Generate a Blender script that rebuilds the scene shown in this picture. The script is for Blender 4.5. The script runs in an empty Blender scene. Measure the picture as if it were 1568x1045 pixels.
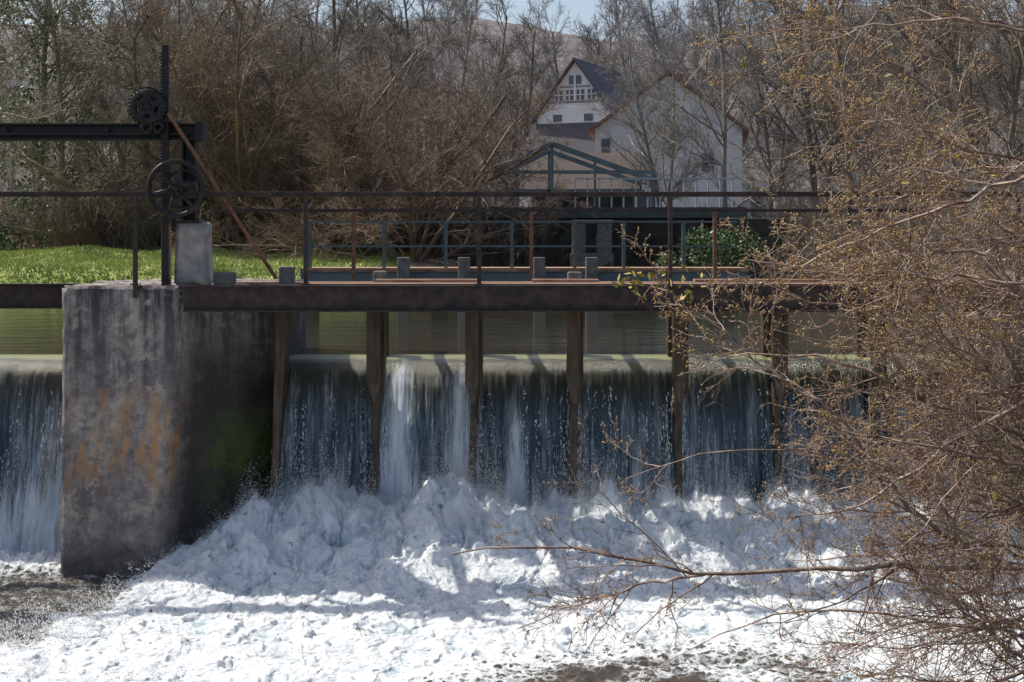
import bpy, bmesh, math, random
import numpy as np
from mathutils import Vector, Matrix
rng = np.random.default_rng(7); random.seed(7)
D = bpy.data; SC = bpy.context.scene

# ------------------------------------------------------------------ helpers
def link(o): SC.collection.objects.link(o); return o
def mesh_np(name, V, F, mats=(), smooth=False, midx=None):
    V = np.asarray(V, dtype=np.float32); F = np.asarray(F, dtype=np.int32)
    me = D.meshes.new(name); n = F.shape[1]
    me.vertices.add(len(V)); me.vertices.foreach_set('co', V.ravel())
    me.loops.add(F.size); me.loops.foreach_set('vertex_index', F.ravel())
    me.polygons.add(len(F))
    me.polygons.foreach_set('loop_start', np.arange(0, F.size, n, dtype=np.int32))
    me.polygons.foreach_set('loop_total', np.full(len(F), n, dtype=np.int32))
    me.update(calc_edges=True)
    if smooth: me.polygons.foreach_set('use_smooth', np.ones(len(me.polygons), dtype=bool))
    for m in mats: me.materials.append(m)
    return me
def obj(name, me, parent=None, loc=(0,0,0)):
    o = D.objects.new(name, me); o.location = loc; link(o)
    if parent: o.parent = parent
    return o
def empty(name, loc=(0,0,0), rz=0):
    o = D.objects.new(name, None); o.location = loc; o.rotation_euler = (0,0,rz); return link(o)

class Acc:
    def __init__(s): s.v=[]; s.f=[]
    def add(s, vs, fs):
        b=len(s.v); s.v+= [tuple(v) for v in vs]; s.f+=[tuple(b+i for i in f) for f in fs]
    def box(s, x0,x1,y0,y1,z0,z1):
        s.add([(x0,y0,z0),(x1,y0,z0),(x1,y1,z0),(x0,y1,z0),(x0,y0,z1),(x1,y0,z1),(x1,y1,z1),(x0,y1,z1)],
              [(0,3,2,1),(4,5,6,7),(0,1,5,4),(1,2,6,5),(2,3,7,6),(3,0,4,7)])
    def beam(s,p0,p1,w,h=None):
        h=h or w; p0=Vector(p0);p1=Vector(p1);d=(p1-p0).normalized()
        r=Vector((0,0,1)) if abs(d.z)<.9 else Vector((0,1,0))
        u=d.cross(r).normalized();v=u.cross(d).normalized()
        vs=[p+u*a*w/2+v*b*h/2 for p in(p0,p1) for a,b in((-1,-1),(1,-1),(1,1),(-1,1))]
        s.add(vs,[(3,2,1,0),(4,5,6,7),(0,1,5,4),(1,2,6,5),(2,3,7,6),(3,0,4,7)])
    def cyl(s,p0,p1,r,n=12,r2=None):
        r2=r if r2 is None else r2
        p0=Vector(p0);p1=Vector(p1);d=(p1-p0).normalized()
        q=Vector((0,0,1)) if abs(d.z)<.9 else Vector((0,1,0))
        u=d.cross(q).normalized();v=u.cross(d)
        vs=[p0+(u*math.cos(2*math.pi*i/n)+v*math.sin(2*math.pi*i/n))*r for i in range(n)]
        vs+=[p1+(u*math.cos(2*math.pi*i/n)+v*math.sin(2*math.pi*i/n))*r2 for i in range(n)]
        fs=[(i,(i+1)%n,n+(i+1)%n,n+i) for i in range(n)]+[tuple(range(n-1,-1,-1)),tuple(range(n,2*n))]
        s.add(vs,fs)
    def torus_y(s,c,R,r,n=48,m=8):
        vs=[];fs=[]
        for i in range(n):
            a=2*math.pi*i/n
            for j in range(m):
                b=2*math.pi*j/m; q=R+r*math.cos(b)
                vs.append((c[0]+q*math.cos(a),c[1]+r*math.sin(b),c[2]+q*math.sin(a)))
        for i in range(n):
            for j in range(m):
                fs.append((i*m+j,((i+1)%n)*m+j,((i+1)%n)*m+(j+1)%m,i*m+(j+1)%m))
        s.add(vs,fs)
    def make(s,name,mat,parent=None,bevel=0,smooth=False):
        me=D.meshes.new(name);me.from_pydata(s.v,[],s.f);me.update();me.materials.append(mat)
        bm=bmesh.new();bm.from_mesh(me);bmesh.ops.recalc_face_normals(bm,faces=bm.faces);bm.to_mesh(me);bm.free()
        o=obj(name,me,parent)
        if bevel:
            b=o.modifiers.new('bevel','BEVEL');b.width=bevel;b.segments=2;b.limit_method='ANGLE'
        if smooth:
            for p in me.polygons:p.use_smooth=True
        return o

def gn(x,y,seed=0):
    x=np.asarray(x,float);y=np.asarray(y,float)
    xi=np.floor(x).astype(np.int64);yi=np.floor(y).astype(np.int64);xf=x-xi;yf=y-yi
    def g(ix,iy,fx,fy):
        h=(ix*374761393+iy*668265263+seed*144269504)&0xffffffff
        h=((h^(h>>13))*1274126177)&0xffffffff; h=h^(h>>16)
        a=h/4294967296.0*2*np.pi
        return np.cos(a)*fx+np.sin(a)*fy
    u=xf*xf*xf*(xf*(xf*6-15)+10);v=yf*yf*yf*(yf*(yf*6-15)+10)
    a=g(xi,yi,xf,yf);b=g(xi+1,yi,xf-1,yf);c=g(xi,yi+1,xf,yf-1);d=g(xi+1,yi+1,xf-1,yf-1)
    return ((a*(1-u)+b*u)*(1-v)+(c*(1-u)+d*u)*v)*1.5
def fbm(x,y,o=4,seed=0):
    r=0;a=1;f=1
    for i in range(o): r=r+a*gn(x*f,y*f,seed+i*17);a*=.5;f*=2.03
    return r
def sst(a,b,x):
    t=np.clip((x-a)/(b-a),0,1);return t*t*(3-2*t)

# ------------------------------------------------------------------ materials
def newmat(name):
    m=D.materials.new(name);m.use_nodes=True
    nt=m.node_tree;return m,nt,nt.nodes['Principled BSDF']
def N(nt,t,**k):
    n=nt.nodes.new(t)
    for a,b in k.items(): setattr(n,a,b)
    return n
def ramp(nt,src,stops,interp='LINEAR'):
    r=N(nt,'ShaderNodeValToRGB');r.color_ramp.interpolation=interp
    e=r.color_ramp.elements
    while len(e)<len(stops): e.new(.5)
    for i,(p,c) in enumerate(stops):
        e[i].position=p;e[i].color=(*c,1) if len(c)==3 else c
    nt.links.new(src,r.inputs[0]);return r
def noise(nt,scale,detail=6,rough=.6,vec=None,sc=None):
    n=N(nt,'ShaderNodeTexNoise');n.inputs['Scale'].default_value=scale;n.inputs['Detail'].default_value=detail;n.inputs['Roughness'].default_value=rough
    tc=N(nt,'ShaderNodeTexCoord');mp=N(nt,'ShaderNodeMapping')
    nt.links.new(tc.outputs[vec or 'Object'],mp.inputs[0])
    if sc: mp.inputs['Scale'].default_value=sc
    nt.links.new(mp.outputs[0],n.inputs['Vector']);return n
def mix(nt,f,a,b):
    m=N(nt,'ShaderNodeMix',data_type='RGBA')
    for s,v in ((0,f),(6,a),(7,b)):
        if isinstance(v,(tuple,list)): m.inputs[s].default_value=(*v,1)
        elif isinstance(v,(int,float)): m.inputs[s].default_value=v
        else: nt.links.new(v,m.inputs[s])
    return m.outputs[2]
def math_(nt,op,a,b=0.0,clamp=False,c=None):
    m=N(nt,'ShaderNodeMath',operation=op);m.use_clamp=clamp
    if c is not None: m.inputs[2].default_value=c
    for i,v in enumerate((a,b)):
        if isinstance(v,(int,float)): m.inputs[i].default_value=v
        else: nt.links.new(v,m.inputs[i])
    return m.outputs[0]
def bump(nt,b,h,strength=.5,dist=.02):
    n=N(nt,'ShaderNodeBump');n.inputs['Strength'].default_value=strength;n.inputs['Distance'].default_value=dist
    nt.links.new(h,n.inputs['Height']);nt.links.new(n.outputs[0],b.inputs['Normal'])
def simple(name,c1,c2,scale=5,rough=.8,metal=0,bmp=.3,dist=.01,sc=None,detail=6,lo=.35,hi=.65):
    m,nt,b=newmat(name);n=noise(nt,scale,detail,sc=sc)
    r=ramp(nt,n.outputs['Fac'],[(lo,c1),(hi,c2)])
    nt.links.new(r.outputs[0],b.inputs['Base Color']);b.inputs['Roughness'].default_value=rough;b.inputs['Metallic'].default_value=metal
    if bmp: bump(nt,b,n.outputs['Fac'],bmp,dist)
    return m

M_steel=simple('dark_painted_steel',(.018,.015,.018),(.075,.045,.036),9,.5,.2)
M_black=simple('black_cast_iron',(.008,.008,.010),(.028,.020,.018),9,.5,.2)
M_rust=simple('rusty_steel',(.14,.06,.035),(.28,.14,.08),12,.8,.1)
M_grn=simple('grey_green_painted_steel',(.07,.10,.10),(.12,.15,.15),6,.6)
M_bridge=simple('blue_grey_bridge_paint',(.10,.13,.14),(.15,.185,.20),3,.6,bmp=0)
M_wood=simple('wet_timber',(.012,.010,.008),(.09,.058,.03),3,.45,sc=(7,7,.7),dist=.02,bmp=.6)
M_plank=simple('rusty_planks',(.19,.09,.05),(.42,.26,.17),4,.8,sc=(1,6,6))
M_white=simple('white_render',(.70,.70,.71),(.82,.82,.82),1.5,.9,bmp=.1)
M_slate=simple('slate_roof',(.06,.055,.065),(.11,.10,.115),3,.7,sc=(1,1,5))
M_redroof=simple('red_tile_roof',(.20,.085,.06),(.34,.18,.13),3,.8,sc=(1,1,6))
M_brroof=simple('brown_tile_roof',(.05,.038,.034),(.09,.066,.058),4,.8,sc=(1,6,6))
M_glass=simple('window_glass',(.07,.085,.10),(.13,.15,.17),2,.15,bmp=0)
M_palec=simple('pale_concrete',(.28,.26,.24),(.50,.46,.42),7,.9,bmp=.5)
M_stub=simple('grey_concrete',(.11,.10,.09),(.22,.20,.18),7,.9,bmp=.5)
M_dkc=simple('dark_old_wall',(.03,.028,.022),(.09,.08,.06),1.2,.9,bmp=.5,dist=.05)

def twigmat(name,c1,c2,c3,scale=.6):
    m,nt,b=newmat(name)
    n=noise(nt,scale,3);n2=N(nt,'ShaderNodeObjectInfo')
    r=ramp(nt,n.outputs['Fac'],[(.3,c1),(.5,c2),(.7,c3)])
    hs=N(nt,'ShaderNodeHueSaturation')
    v=math_(nt,'MULTIPLY_ADD',n2.outputs['Random'],.5,c=.75)
    nt.links.new(v,hs.inputs['Value']);nt.links.new(r.outputs[0],hs.inputs['Color'])
    nt.links.new(hs.outputs[0],b.inputs['Base Color']);b.inputs['Roughness'].default_value=.7
    return m
M_tw_red=twigmat('willow_twig_bark',(.13,.08,.055),(.20,.13,.09),(.28,.21,.15))
M_tw_brn=twigmat('brown_twig_bark',(.11,.09,.065),(.18,.145,.11),(.25,.22,.17))
M_tw_far=twigmat('hazy_woodland_bark',(.20,.185,.185),(.27,.25,.25),(.34,.32,.32),.2)  # distance haze put into the bark colour, paler and greyer
M_tw_mid=twigmat('grey_bark',(.15,.135,.12),(.22,.20,.175),(.30,.275,.24),.4)
M_fg=simple('shrub_bark',(.15,.07,.05),(.42,.32,.24),10,.5,bmp=.2)
M_bud=simple('willow_catkin',(.28,.155,.05),(.54,.38,.16),25,.7,bmp=0)
M_leaf=simple('young_leaf',(.26,.29,.04),(.52,.34,.06),12,.6,bmp=0)
M_ivy=simple('ivy_leaf',(.035,.075,.015),(.11,.17,.05),3,.5,bmp=0)

def concrete():
    m,nt,b=newmat('weathered_concrete')
    tc=N(nt,'ShaderNodeTexCoord');sx=N(nt,'ShaderNodeSeparateXYZ');nt.links.new(tc.outputs['Object'],sx.inputs[0])
    n1=noise(nt,1.5,8,.65);n2=noise(nt,8,8,.75);n3=noise(nt,2.0,8,.65,sc=(2.8,2.8,.25));n4=noise(nt,45,4);n6=noise(nt,3.6,8,.75)
    base=ramp(nt,n1.outputs['Fac'],[(.3,(.19,.165,.165)),(.5,(.35,.31,.285)),(.66,(.54,.475,.41))]).outputs[0]
    base=mix(nt,ramp(nt,n2.outputs['Fac'],[(.42,(0,0,0)),(.62,(.75,.75,.75))]).outputs[0],base,(.10,.088,.09))
    st=ramp(nt,n3.outputs['Fac'],[(.46,(0,0,0)),(.57,(.95,.95,.95))]).outputs[0]
    zt0=math_(nt,'MULTIPLY_ADD',sx.outputs['Z'],.6,c=-.8,clamp=True)
    base=mix(nt,math_(nt,'MULTIPLY',st,math_(nt,'MAXIMUM',zt0,.3)),base,(.045,.038,.046))
    pl=ramp(nt,n6.outputs['Fac'],[(.55,(0,0,0)),(.62,(.8,.8,.8))]).outputs[0]
    base=mix(nt,pl,base,(.50,.43,.35))
    zb=math_(nt,'SUBTRACT',1.0,math_(nt,'DIVIDE',math_(nt,'ABSOLUTE',math_(nt,'SUBTRACT',sx.outputs['Z'],1.45)),.6),True)
    n5=noise(nt,2.9,8,.75,sc=(2.6,2.6,.6))
    rr=math_(nt,'MULTIPLY',math_(nt,'POWER',zb,.5),ramp(nt,n5.outputs['Fac'],[(.49,(0,0,0)),(.58,(1,1,1))]).outputs[0])
    base=mix(nt,math_(nt,'MULTIPLY',rr,.85),base,(.52,.26,.09))
    ex=math_(nt,'ADD',sx.outputs['X'],math_(nt,'MULTIPLY_ADD',sx.outputs['Z'],-.08,c=3.76))
    wx=math_(nt,'MULTIPLY_ADD',ex,4.0,c=.35)
    wx=math_(nt,'ADD',wx,math_(nt,'MULTIPLY',math_(nt,'SUBTRACT',n6.outputs['Fac'],.5),2.2),True)
    zt=math_(nt,'MULTIPLY_ADD',sx.outputs['Z'],-.8,c=2.6)
    zt=math_(nt,'ADD',zt,math_(nt,'MULTIPLY',math_(nt,'SUBTRACT',n1.outputs['Fac'],.5),1.8))
    wet_shade=math_(nt,'MULTIPLY',wx,math_(nt,'MAXIMUM',math_(nt,'MINIMUM',zt,1.0),.4))
    wl=math_(nt,'MULTIPLY_ADD',sx.outputs['Z'],-3.0,c=1.3)
    wl=math_(nt,'ADD',wl,math_(nt,'MULTIPLY',math_(nt,'SUBTRACT',n6.outputs['Fac'],.5),2.0))
    wet_shade=math_(nt,'MAXIMUM',wet_shade,math_(nt,'MULTIPLY',math_(nt,'MAXIMUM',math_(nt,'MINIMUM',wl,1.0),0.0),.75),True)
    base=mix(nt,math_(nt,'MULTIPLY',wet_shade,.93),base,(.018,.016,.015))  # damp concrete, with the side face's shade painted in as well
    gx=math_(nt,'MULTIPLY_ADD',ex,6.0,c=-1.4,clamp=True)
    gx=math_(nt,'MULTIPLY',gx,ramp(nt,n6.outputs['Fac'],[(.38,(0,0,0)),(.52,(1,1,1))]).outputs[0])
    zc=math_(nt,'SUBTRACT',1.0,math_(nt,'DIVIDE',math_(nt,'ABSOLUTE',math_(nt,'SUBTRACT',sx.outputs['Z'],1.15)),.6),True)
    base=mix(nt,math_(nt,'MULTIPLY',math_(nt,'MULTIPLY',gx,math_(nt,'POWER',zc,.5)),.8),base,(.07,.12,.015))
    nt.links.new(base,b.inputs['Base Color'])
    nt.links.new(math_(nt,'MULTIPLY_ADD',wet_shade,-.45,c=.9),b.inputs['Roughness'])
    h=math_(nt,'ADD',n2.outputs['Fac'],math_(nt,'MULTIPLY',n4.outputs['Fac'],.35));bump(nt,b,h,.9,.03)
    return m
M_conc=concrete()

def foam_river():
    m,nt,b=newmat('churning_river_water')
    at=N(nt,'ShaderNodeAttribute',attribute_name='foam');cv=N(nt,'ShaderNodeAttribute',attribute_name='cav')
    n=noise(nt,5,8,.75);n2=noise(nt,34,7,.8);n3=noise(nt,1.0,8,.75,sc=(10,3.5,3.5))
    v=N(nt,'ShaderNodeTexVoronoi',feature='DISTANCE_TO_EDGE');v.inputs['Scale'].default_value=9
    tc=N(nt,'ShaderNodeTexCoord');mp=N(nt,'ShaderNodeMapping');nt.links.new(tc.outputs['Object'],mp.inputs[0])
    ad=N(nt,'ShaderNodeVectorMath',operation='ADD');sc=N(nt,'ShaderNodeVectorMath',operation='SCALE');sc.inputs['Scale'].default_value=.35
    nt.links.new(n.outputs['Color'],sc.inputs[0]);nt.links.new(mp.outputs[0],ad.inputs[0]);nt.links.new(sc.outputs[0],ad.inputs[1]);nt.links.new(ad.outputs[0],v.inputs['Vector'])
    lace=math_(nt,'SUBTRACT',.5,math_(nt,'MULTIPLY',v.outputs['Distance'],6.0))
    t=math_(nt,'ADD',math_(nt,'MULTIPLY',at.outputs['Fac'],1.6),math_(nt,'MULTIPLY',lace,.45))
    t=math_(nt,'ADD',t,math_(nt,'MULTIPLY',math_(nt,'SUBTRACT',n.outputs['Fac'],.5),1.6))
    k=ramp(nt,t,[(.45,(0,0,0)),(.95,(1,1,1))]).outputs[0]
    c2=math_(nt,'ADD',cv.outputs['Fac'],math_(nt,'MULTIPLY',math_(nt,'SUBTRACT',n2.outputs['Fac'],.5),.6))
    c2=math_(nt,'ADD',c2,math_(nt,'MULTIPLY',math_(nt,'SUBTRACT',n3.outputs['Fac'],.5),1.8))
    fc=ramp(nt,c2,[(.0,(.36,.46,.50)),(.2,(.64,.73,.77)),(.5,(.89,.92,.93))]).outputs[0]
    wc=ramp(nt,n.outputs['Fac'],[(.3,(.045,.040,.032)),(.7,(.11,.092,.07))]).outputs[0]
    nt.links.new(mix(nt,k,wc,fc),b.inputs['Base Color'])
    nt.links.new(math_(nt,'MULTIPLY_ADD',k,.33,c=.07),b.inputs['Roughness'])
    hh=math_(nt,'ADD',n.outputs['Fac'],math_(nt,'MULTIPLY',n2.outputs['Fac'],.35))
    bump(nt,b,hh,.8,.06)
    return m
M_foam=foam_river()
m,nt,b=newmat('white_water_drops');b.inputs['Base Color'].default_value=(.93,.95,.96,1);b.inputs['Roughness'].default_value=.3;M_drop=m

def fallmat():
    m,nt,b=newmat('falling_water_sheet')
    at=N(nt,'ShaderNodeAttribute',attribute_name='fall');aw=N(nt,'ShaderNodeAttribute',attribute_name='white')
    n=noise(nt,1.0,8,.82,sc=(15,2,.9));n2=noise(nt,1.0,7,.85,sc=(60,6,3.5));n3=noise(nt,1.,4,.6,sc=(3.5,1,.5))
    t=math_(nt,'ADD',math_(nt,'MULTIPLY',n.outputs['Fac'],.65),math_(nt,'MULTIPLY',n2.outputs['Fac'],.45))
    t=math_(nt,'ADD',t,math_(nt,'MULTIPLY',at.outputs['Fac'],.10))
    top=ramp(nt,at.outputs['Fac'],[(.18,(0,0,0)),(.26,(.06,.06,.06)),(.42,(.10,.10,.10))]).outputs[0]
    t=math_(nt,'SUBTRACT',math_(nt,'ADD',t,top),.13)
    t=math_(nt,'ADD',t,math_(nt,'MULTIPLY',math_(nt,'SUBTRACT',n3.outputs['Fac'],.5),.45))
    t=math_(nt,'ADD',t,aw.outputs['Fac'])
    k=ramp(nt,t,[(.54,(0,0,0)),(.65,(.25,.25,.25)),(.78,(1,1,1))]).outputs[0]
    lip=ramp(nt,at.outputs['Fac'],[(0.,(.24,.26,.11)),(.11,(.34,.35,.16)),(.145,(.07,.07,.03)),(.28,(.035,.04,.024)),(.42,(.026,.056,.08))]).outputs[0]  # bright crest stops paint the sky's reflection into the lip colour
    nt.links.new(mix(nt,k,lip,(.68,.76,.82)),b.inputs['Base Color'])
    nt.links.new(math_(nt,'MULTIPLY_ADD',k,.3,c=.18),b.inputs['Roughness'])
    bump(nt,b,t,.8,.03);return m
M_fall=fallmat()

def pondmat():
    m,nt,b=newmat('calm_river_water')
    n=noise(nt,1.0,5,.6,sc=(1.2,5,1))
    b.inputs['Base Color'].default_value=(.036,.033,.020,1);b.inputs['Roughness'].default_value=.04
    n2=noise(nt,1.0,4,.6,sc=(6,22,1))
    bump(nt,b,math_(nt,'ADD',n.outputs['Fac'],math_(nt,'MULTIPLY',n2.outputs['Fac'],.3)),.14,.03);return m
M_pond=pondmat()

def groundmat():
    m,nt,b=newmat('bank_ground')
    n=noise(nt,.35,8,.7);n2=noise(nt,6,6,.7)
    at=N(nt,'ShaderNodeAttribute',attribute_name='grass');wd=N(nt,'ShaderNodeAttribute',attribute_name='wood')
    br=ramp(nt,n2.outputs['Fac'],[(.3,(.08,.06,.042)),(.7,(.18,.15,.105))]).outputs[0]
    gr=ramp(nt,n2.outputs['Fac'],[(.3,(.17,.22,.04)),(.7,(.34,.40,.10))]).outputs[0]
    n3=noise(nt,1.0,8,.8,sc=(1.1,.3,.10));wdc=ramp(nt,n3.outputs['Fac'],[(.38,(.06,.052,.05)),(.5,(.12,.108,.104)),(.62,(.21,.195,.19))]).outputs[0]
    k=math_(nt,'ADD',at.outputs['Fac'],math_(nt,'MULTIPLY',math_(nt,'SUBTRACT',n.outputs['Fac'],.5),.5))
    k=ramp(nt,k,[(.4,(0,0,0)),(.6,(1,1,1))]).outputs[0]
    nt.links.new(mix(nt,wd.outputs['Fac'],mix(nt,k,br,gr),wdc),b.inputs['Base Color']);b.inputs['Roughness'].default_value=.95
    bump(nt,b,n2.outputs['Fac'],.5,.05);return m
M_ground=groundmat()
M_grass=simple('grass_blades',(.20,.26,.05),(.44,.47,.14),1.2,.6,bmp=0)

# ------------------------------------------------------------------ camera, light, world
CZ=3.6
cam=D.cameras.new('camera');co=D.objects.new('camera',cam);link(co);SC.camera=co
co.location=(0,0,CZ);co.rotation_euler=(math.radians(90),0,0)
cam.lens=50;cam.sensor_width=36;cam.shift_y=-.0973;cam.clip_end=2000;cam.clip_start=.1
L=Vector((-.54,.31,.78)).normalized()
sl=D.lights.new('sun','SUN');sl.energy=5.0;sl.angle=math.radians(.6);sl.color=(1,.94,.84)
so=D.objects.new('sun',sl);link(so);so.rotation_euler=L.to_track_quat('Z','Y').to_euler()
w=D.worlds.new('World');SC.world=w;w.use_nodes=True;nt=w.node_tree
sk=nt.nodes.new('ShaderNodeTexSky');sk.sky_type='NISHITA';sk.sun_disc=False
sk.sun_elevation=math.asin(L.z);sk.sun_rotation=math.atan2(L.x,L.y);sk.air_density=1.0;sk.dust_density=3
bg=nt.nodes['Background'];bg.inputs[1].default_value=.15;nt.links.new(sk.outputs[0],bg.inputs[0])
SC.view_settings.view_transform='Standard';SC.view_settings.look='None';SC.view_settings.exposure=0

# ------------------------------------------------------------------ ground
def axis(vals):
    out=[]
    for a,b,s in vals: out+=list(np.arange(a,b,s))
    return np.array(out+[vals[-1][1]])
def ground_z(X,Y):
    edge=-4.6+np.clip((Y-31)/17,0,1)*4.8
    left=sst(0,2.0,edge-X+.8*gn(X*.3,Y*.3,3))*sst(31.5,34.5,Y+.6*gn(X*.25,Y*.1,5))
    farleft=sst(12,15,-X)*sst(17,18,Y)
    back=sst(55,59,Y);right=sst(9.0,12,X+1.2*gn(X*.1,Y*.15,9))
    land=np.maximum(np.maximum(left,farleft),np.maximum(back,right))
    up=sst(16.9,17.3,Y)
    z_up=1.0+land*(1.75+np.clip((Y-32)/40,0,1)*.7+.12*gn(X*.4,Y*.4,2))
    lb=sst(4.6,7.0,X+.5*gn(X*.3,Y*.5,4))*2.0+sst(8.5,11,-X)*2.4
    lb=lb+sst(2.5,.5,Y)*2.2
    z_dn=-.9+lb
    hill=sst(105,230,Y)*(35+5*gn(X*.03,Y*.01,77))+sst(230,500,Y)*10
    return z_dn*(1-up)+z_up*up+hill+.25*land*fbm(X*.12,Y*.12,3,8)
xs=axis([(-600,-60,20),(-60,-20,2),(-20,20,.4),(20,60,2),(60,600.1,20)]);ys=axis([(-60,0,4),(0,60,.4),(60,120,2),(120,240,4),(240,900,20)])
X,Y=np.meshgrid(xs,ys);Z=ground_z(X,Y)
def grid_faces(ny,nx):
    i=np.arange(ny-1)[:,None]*nx+np.arange(nx-1)[None]
    i=i.ravel();return np.stack([i,i+1,i+nx+1,i+nx],1)
me=mesh_np('ground',np.stack([X,Y,Z],-1).reshape(-1,3),grid_faces(*X.shape),[M_ground],True)
a=me.attributes.new('grass','FLOAT','POINT')
G=sst(-2.2,-4.4,X)*sst(31,32,Y)*sst(66,54,Y)
a.data.foreach_set('value',G.astype(np.float32).ravel())
a=me.attributes.new('wood','FLOAT','POINT');a.data.foreach_set('value',sst(95,115,Y).astype(np.float32).ravel());obj('ground',me)

n=110000
gx=rng.uniform(-20,-3.6,n);gy=32.6+rng.random(n)**1.3*24;gz=ground_z(gx,gy)
keep=(gz>2.35)&(fbm(gx*.4,gy*.4,2,31)>-1.2);gx,gy,gz=gx[keep],gy[keep],gz[keep];n=len(gx)
h=rng.uniform(.04,.12,n)*(1+.7*fbm(gx*.8,gy*.8,2,4));an=rng.uniform(0,6.28,n);wd=.022
V=np.zeros((n,3,3));V[:,0]=np.stack([gx-wd*np.cos(an),gy-wd*np.sin(an),gz-.02],1);V[:,1]=np.stack([gx+wd*np.cos(an),gy+wd*np.sin(an),gz-.02],1)
V[:,2]=np.stack([gx+rng.normal(0,.05,n),gy+rng.normal(0,.05,n),gz+h],1)
obj('grass',mesh_np('grass',V.reshape(-1,3),np.arange(3*n).reshape(-1,3),[M_grass]))

# ------------------------------------------------------------------ upstream water
WZ=2.27
xs=np.linspace(-16,14,240);ys=np.concatenate([np.linspace(16.75,30,220),np.linspace(30.3,60,80)])
X,Y=np.meshgrid(xs,ys);Z=WZ+.004*fbm(X*.9,Y*2.5,3,6)*sst(16.8,18,Y)
obj('upstream_river_water',mesh_np('upstream_river_water',np.stack([X,Y,Z],-1).reshape(-1,3),grid_faces(*X.shape),[M_pond],True))

# ------------------------------------------------------------------ weir falls
posts=[-1.51,-.42,.70,1.87,2.98,4.08]
bays=[(-9.2,-4.86),(-2.66,-1.5),(-1.52,-.41),(-.43,.71),(.69,1.88),(1.86,2.99),(2.97,4.09),(4.07,5.4)]
VV=[];FF=[];AF=[];AW=[];base=0
for bi,(x0,x1) in enumerate(bays):
    nx=int((x1-x0)/.008);ns=230
    xx=np.linspace(x0,x1,nx);s=np.linspace(0,1,ns)
    prof=np.array([(16.8,2.27),(16.60,2.268),(16.42,2.25),(16.28,2.205),(16.18,2.12),(16.11,1.98),(16.04,1.72),(15.96,1.35),(15.88,.9),(15.80,.4),(15.74,-.1)])
    cum=np.r_[0,np.cumsum(np.linalg.norm(np.diff(prof,axis=0),axis=1))];cum/=cum[-1]
    py=np.interp(s,cum,prof[:,0]);pz=np.interp(s,cum,prof[:,1])
    k=np.ones(9)/9;py[6:-6]=np.convolve(py,k,'same')[6:-6];pz[6:-6]=np.convolve(pz,k,'same')[6:-6]
    XX,S=np.meshgrid(xx,s);fall=sst(.2,.75,S)
    amp=.014+.06*fall
    flow=fbm(XX*5+.3*gn(XX*2,S*3,4),S*1.3+bi*9,3,11)
    fine=fbm(XX*22,S*4+bi*5,2,12)
    br=np.maximum(0,gn(XX*9,S*14,15))*sst(.5,1,S)
    u=(XX-x0)/(x1-x0);edge=np.exp(-u*14)+np.exp(-(1-u)*14)
    YY=py[:,None]-flow*amp*1.4*sst(.1,.3,S)-fine*.022*sst(.15,.5,S)-.08*br+edge*.05*sst(.1,.4,S)
    ZZ=pz[:,None]+.012*gn(XX*6,S*5,3)*sst(0.05,.2,S)-edge*.03*sst(.02,.1,S)
    if bi==2: YY=YY-.18*sst(.1,.5,S)*np.exp(-((XX+.95)/.28)**2)
    VV.append(np.stack([XX,YY,ZZ],-1).reshape(-1,3));FF.append(grid_faces(ns,nx)+base);base+=nx*ns
    AF.append(S.ravel())
    wt=np.zeros_like(S)+edge*.14*sst(.2,.4,S)+.11*sst(.6,.8,S+.08*gn(XX*4,S*3,33))
    if bi==2: wt=wt+.20*sst(.16,.26,S)*(np.exp(-((XX+1.27)/.17)**2)+np.exp(-((XX+.6)/.12)**2))+.03
    if bi==0: wt=wt+.03*S
    if bi==3: wt=wt+.18*np.exp(-((XX-.05)/.09)**2)*sst(.3,.5,S)
    if bi in(4,5): wt=wt+.10*np.exp(-((u-.35)/.12)**2)*sst(.35,.6,S)
    AW.append(wt.ravel())
me=mesh_np('weir_waterfall',np.concatenate(VV),np.concatenate(FF),[M_fall],True)
a=me.attributes.new('fall','FLOAT','POINT');a.data.foreach_set('value',np.concatenate(AF).astype(np.float32))
a=me.attributes.new('white','FLOAT','POINT');a.data.foreach_set('value',np.concatenate(AW).astype(np.float32))
obj('weir_waterfall',me)
A=Acc();A.box(-9.2,5.4,16.45,16.9,-1,2.12);A.make('weir_sill_wall',M_dkc)

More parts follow.
